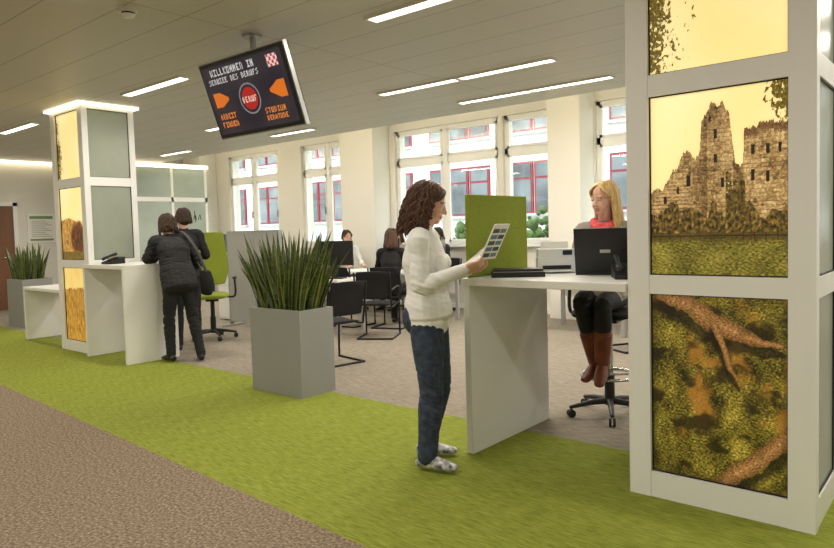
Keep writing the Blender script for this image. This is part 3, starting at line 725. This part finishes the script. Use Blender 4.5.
def mag(q,H):
    pr=M('print_blue',(90,130,150),.5); L=Matrix.Translation((.405,-.10,1.315))@Matrix.Rotation(math.radians(-28),4,'Z')@Matrix.Rotation(math.radians(28),4,'Y')
    q.box(-.003,.003,-.08,.08,-.11,.11,pap,L=L)
    for s_ in(-.0034,.0034):
        for i in range(5):
            for j in range(2): q.box(s_-.0004,s_+.0004,-.07+j*.075,-.005+j*.07,-.095+i*.038,-.07+i*.038,pr if (i+j)%2 else M('print_dark',(60,60,66),.5),L=L)
    L=Matrix.Translation((.27,.07,1.21))@Matrix.Rotation(math.radians(15),4,'Z')@Matrix.Rotation(math.radians(52),4,'Y')
    for i in range(3): q.box(-.002+.004*i,-.0005+.004*i,-.11+.01*i,.11+.01*i,-.08,.20-.02*i,pap,L=L)
person('standing_woman',(-2.50,3.05,0),math.radians(30),dict(fem=True,w=1.12,leg=1.04,top=sweater,bot=jeans,shoe=sneaker,
  pelvis=(0,0,.92),chest=(-.015,0,1.21),neck=(-.015,0,1.405),head=(.025,0,1.545),hrot=(math.radians(10),math.radians(16),0),
  elR=(.0,-.245,1.08),wrR=(.235,-.16,1.17),handR=((1,.25,.25),(.2,.6,.7),.55,-1),
  elL=(.03,.235,1.09),wrL=(.23,.10,1.14),handL=((1,-.3,.1),(0,-.2,1),.5),
  hipL=(0,.085,.86),knL=(.04,.10,.47),anL=(-.05,.13,.085),ftL=(1,.15,0),
  hipR=(0,-.085,.86),knR=(.02,-.09,.47),anR=(-.01,-.11,.085),ftR=(1,-.25,0),
  hem=-.03,hairm=brown,hair=dict(end=-.21,amp=.012,turns=3.5,wide=.022,r=.0052,k=24,taper=0,bulge=1,layer=.10),nh=380,post=[mag]),.0045)

person('seated_woman',(-2.08,4.60,0),math.radians(-80),dict(fem=True,top=cardi,bot=legg,shoe=bootm,boot=bootm,stand=False,wrinkle=.003,
  pelvis=(0,0,.90),chest=(.03,0,1.21),neck=(.05,0,1.42),head=(.09,0,1.575),hrot=(math.radians(-28),math.radians(8),0),
  elR=(.07,-.225,1.13),wrR=(.28,-.13,1.13),handR=((1,.2,-.05),(0,0,-1),.25,-1),
  elL=(.07,.225,1.13),wrL=(.28,.13,1.13),handL=((1,-.2,-.05),(0,0,-1),.25,-1),
  hipL=(.03,.085,.885),knL=(.42,.07,.86),anL=(.30,.03,.45),ftL=(1,.1,-.5),
  hipR=(.03,-.085,.885),knR=(.43,-.07,.87),anR=(.22,-.04,.43),ftR=(1,-.2,-.3),
  extra=[(([(.0,0,.90),(.22,0,.90)],[(.18,.09),(.165,.085)],dict(side=(0,1,0),cap=.5)),cardi),
     (([(-.03,-.04,1.42),(.05,-.085,1.415),(.13,-.03,1.38),(.13,.03,1.38),(.05,.085,1.415),(-.03,.04,1.42)],[.028]*6),scarf),
     (([(.14,.0,1.38),(.155,.01,1.28),(.15,.0,1.16)],[(.07,.026),(.08,.024),(.06,.018)],dict(side=(0,1,0))),scarf)],
  hem=-.04,hairm=blond,hair=dict(end=-.21,amp=.004,turns=1,wide=.010,r=.0055),nh=300),.0045)

def bag(q,H):
    V,F,_=loft([((-.05,-.29,.74),.12,.05),((-.05,-.30,.85),.14,.065),((-.04,-.29,.97),.12,.05)],(1,0,0),4,16,.6); q.add(V,F,blackfab,True)
    q.tube([(-.13,-.27,.98),(-.02,-.20,1.25),(.16,-.13,1.43),(.22,-.10,1.40),(.16,-.22,1.2),(.05,-.29,.98)],[(.018,.006)]*6,M('bag_strap',(52,50,48),.6))
    q.box(-.12,.03,-.372,-.368,.82,.825,silver)
person('standing_man',(-6.86,4.0,0),math.radians(168),dict(top=blackc,bot=blackp,shoe=bshoe,thick=.026,wrinkle=.009,
  pelvis=(0,0,.93),chest=(.15,0,1.22),neck=(.25,0,1.39),head=(.33,0,1.52),hrot=(0,math.radians(22),0),
  elR=(.15,-.28,1.08),wrR=(.34,-.20,1.0),handR=((1,.2,-.3),(0,1,0),.5),
  elL=(.25,.25,1.15),wrL=(.44,.12,1.135),handL=((1,-.2,-.1),(0,0,-1),.3,-1),
  hipL=(0,.09,.87),knL=(.05,.11,.47),anL=(.0,.12,.085),ftL=(1,.2,0),
  hipR=(-.01,-.09,.87),knR=(-.06,-.12,.47),anR=(-.18,-.15,.085),ftR=(1,-.3,0),
  hem=-.14,hairm=darkh,hair=dict(end=-.10,amp=.007,turns=2,wide=.016,r=.006),nh=240,post=[bag]),.007)
person('standing_man',(-7.42,4.42,0),math.radians(150),dict(top=blackc,bot=blackp,shoe=bshoe,thick=.01,
  pelvis=(0,0,.95),chest=(.02,0,1.27),neck=(.03,0,1.47),head=(.06,0,1.60),hrot=(math.radians(20),math.radians(15),0),
  elR=(.03,-.25,1.15),wrR=(.22,-.15,1.13),handR=((1,.2,0),(0,1,0),.6),elL=(.03,.25,1.17),wrL=(.22,.15,1.14),handL=((1,-.2,0),(0,-1,0),.6),
  hipL=(0,.09,.89),knL=(.02,.1,.48),anL=(0,.11,.085),ftL=(1,.2,0),hipR=(0,-.09,.89),knR=(.02,-.1,.48),anR=(0,-.11,.085),ftR=(1,-.2,0),
  hem=-.06,hairm=darkh,hair=dict(end=-.05,amp=.005,turns=1,wide=.004,r=.006),nh=200),.009)
def sit(name,x,y,yaw,top,hairm,hair,fem=False):
    person(name,(x,y,0),yaw,dict(fem=fem,top=top,bot=blackp,shoe=bshoe,
      pelvis=(-.06,0,.57),chest=(0,0,.92),neck=(.02,0,1.14),head=(.05,0,1.285),hrot=(0,math.radians(12),0),
      elR=(.08,-.25,.82),wrR=(.32,-.15,.80),handR=((1,.2,0),(0,0,-1),.3,-1),elL=(.08,.25,.82),wrL=(.32,.15,.80),handL=((1,-.2,0),(0,0,-1),.3,-1),
      hipL=(-.03,.09,.545),knL=(.38,.11,.53),anL=(.36,.12,.085),ftL=(1,.1,0),hipR=(-.03,-.09,.545),knR=(.38,-.11,.53),anR=(.36,-.12,.085),ftR=(1,-.1,0),
      hem=-.05,hairm=hairm,hair=hair,nh=120),.009)
sit('office_clerk',-8.80,8.45,math.radians(-20),shirtw,darkh,dict(end=-.03,amp=.003,turns=1,wide=.002,r=.007))
sit('office_visitor',-6.50,7.12,math.radians(110),blackc,brown,dict(end=-.16,amp=.004,turns=1,wide=.012,r=.008),True)
sit('office_clerk',-7.9,8.87,math.radians(-85),cardi,brown,dict(end=-.12,amp=.004,turns=1,wide=.010,r=.007),True)
sit('office_clerk',-7.10,9.0,math.radians(-90),blackc,darkh,dict(end=-.06,amp=.004,turns=1,wide=.006,r=.007))

# ---------- world ----------
wd=bpy.data.worlds.new('world'); S.world=wd; wd.use_nodes=True; nt=wd.node_tree; bg=nt.nodes['Background']
bg.inputs[0].default_value=(.9,.95,1,1); bg.inputs[1].default_value=4.6
print('OBJ',len(bpy.data.objects))
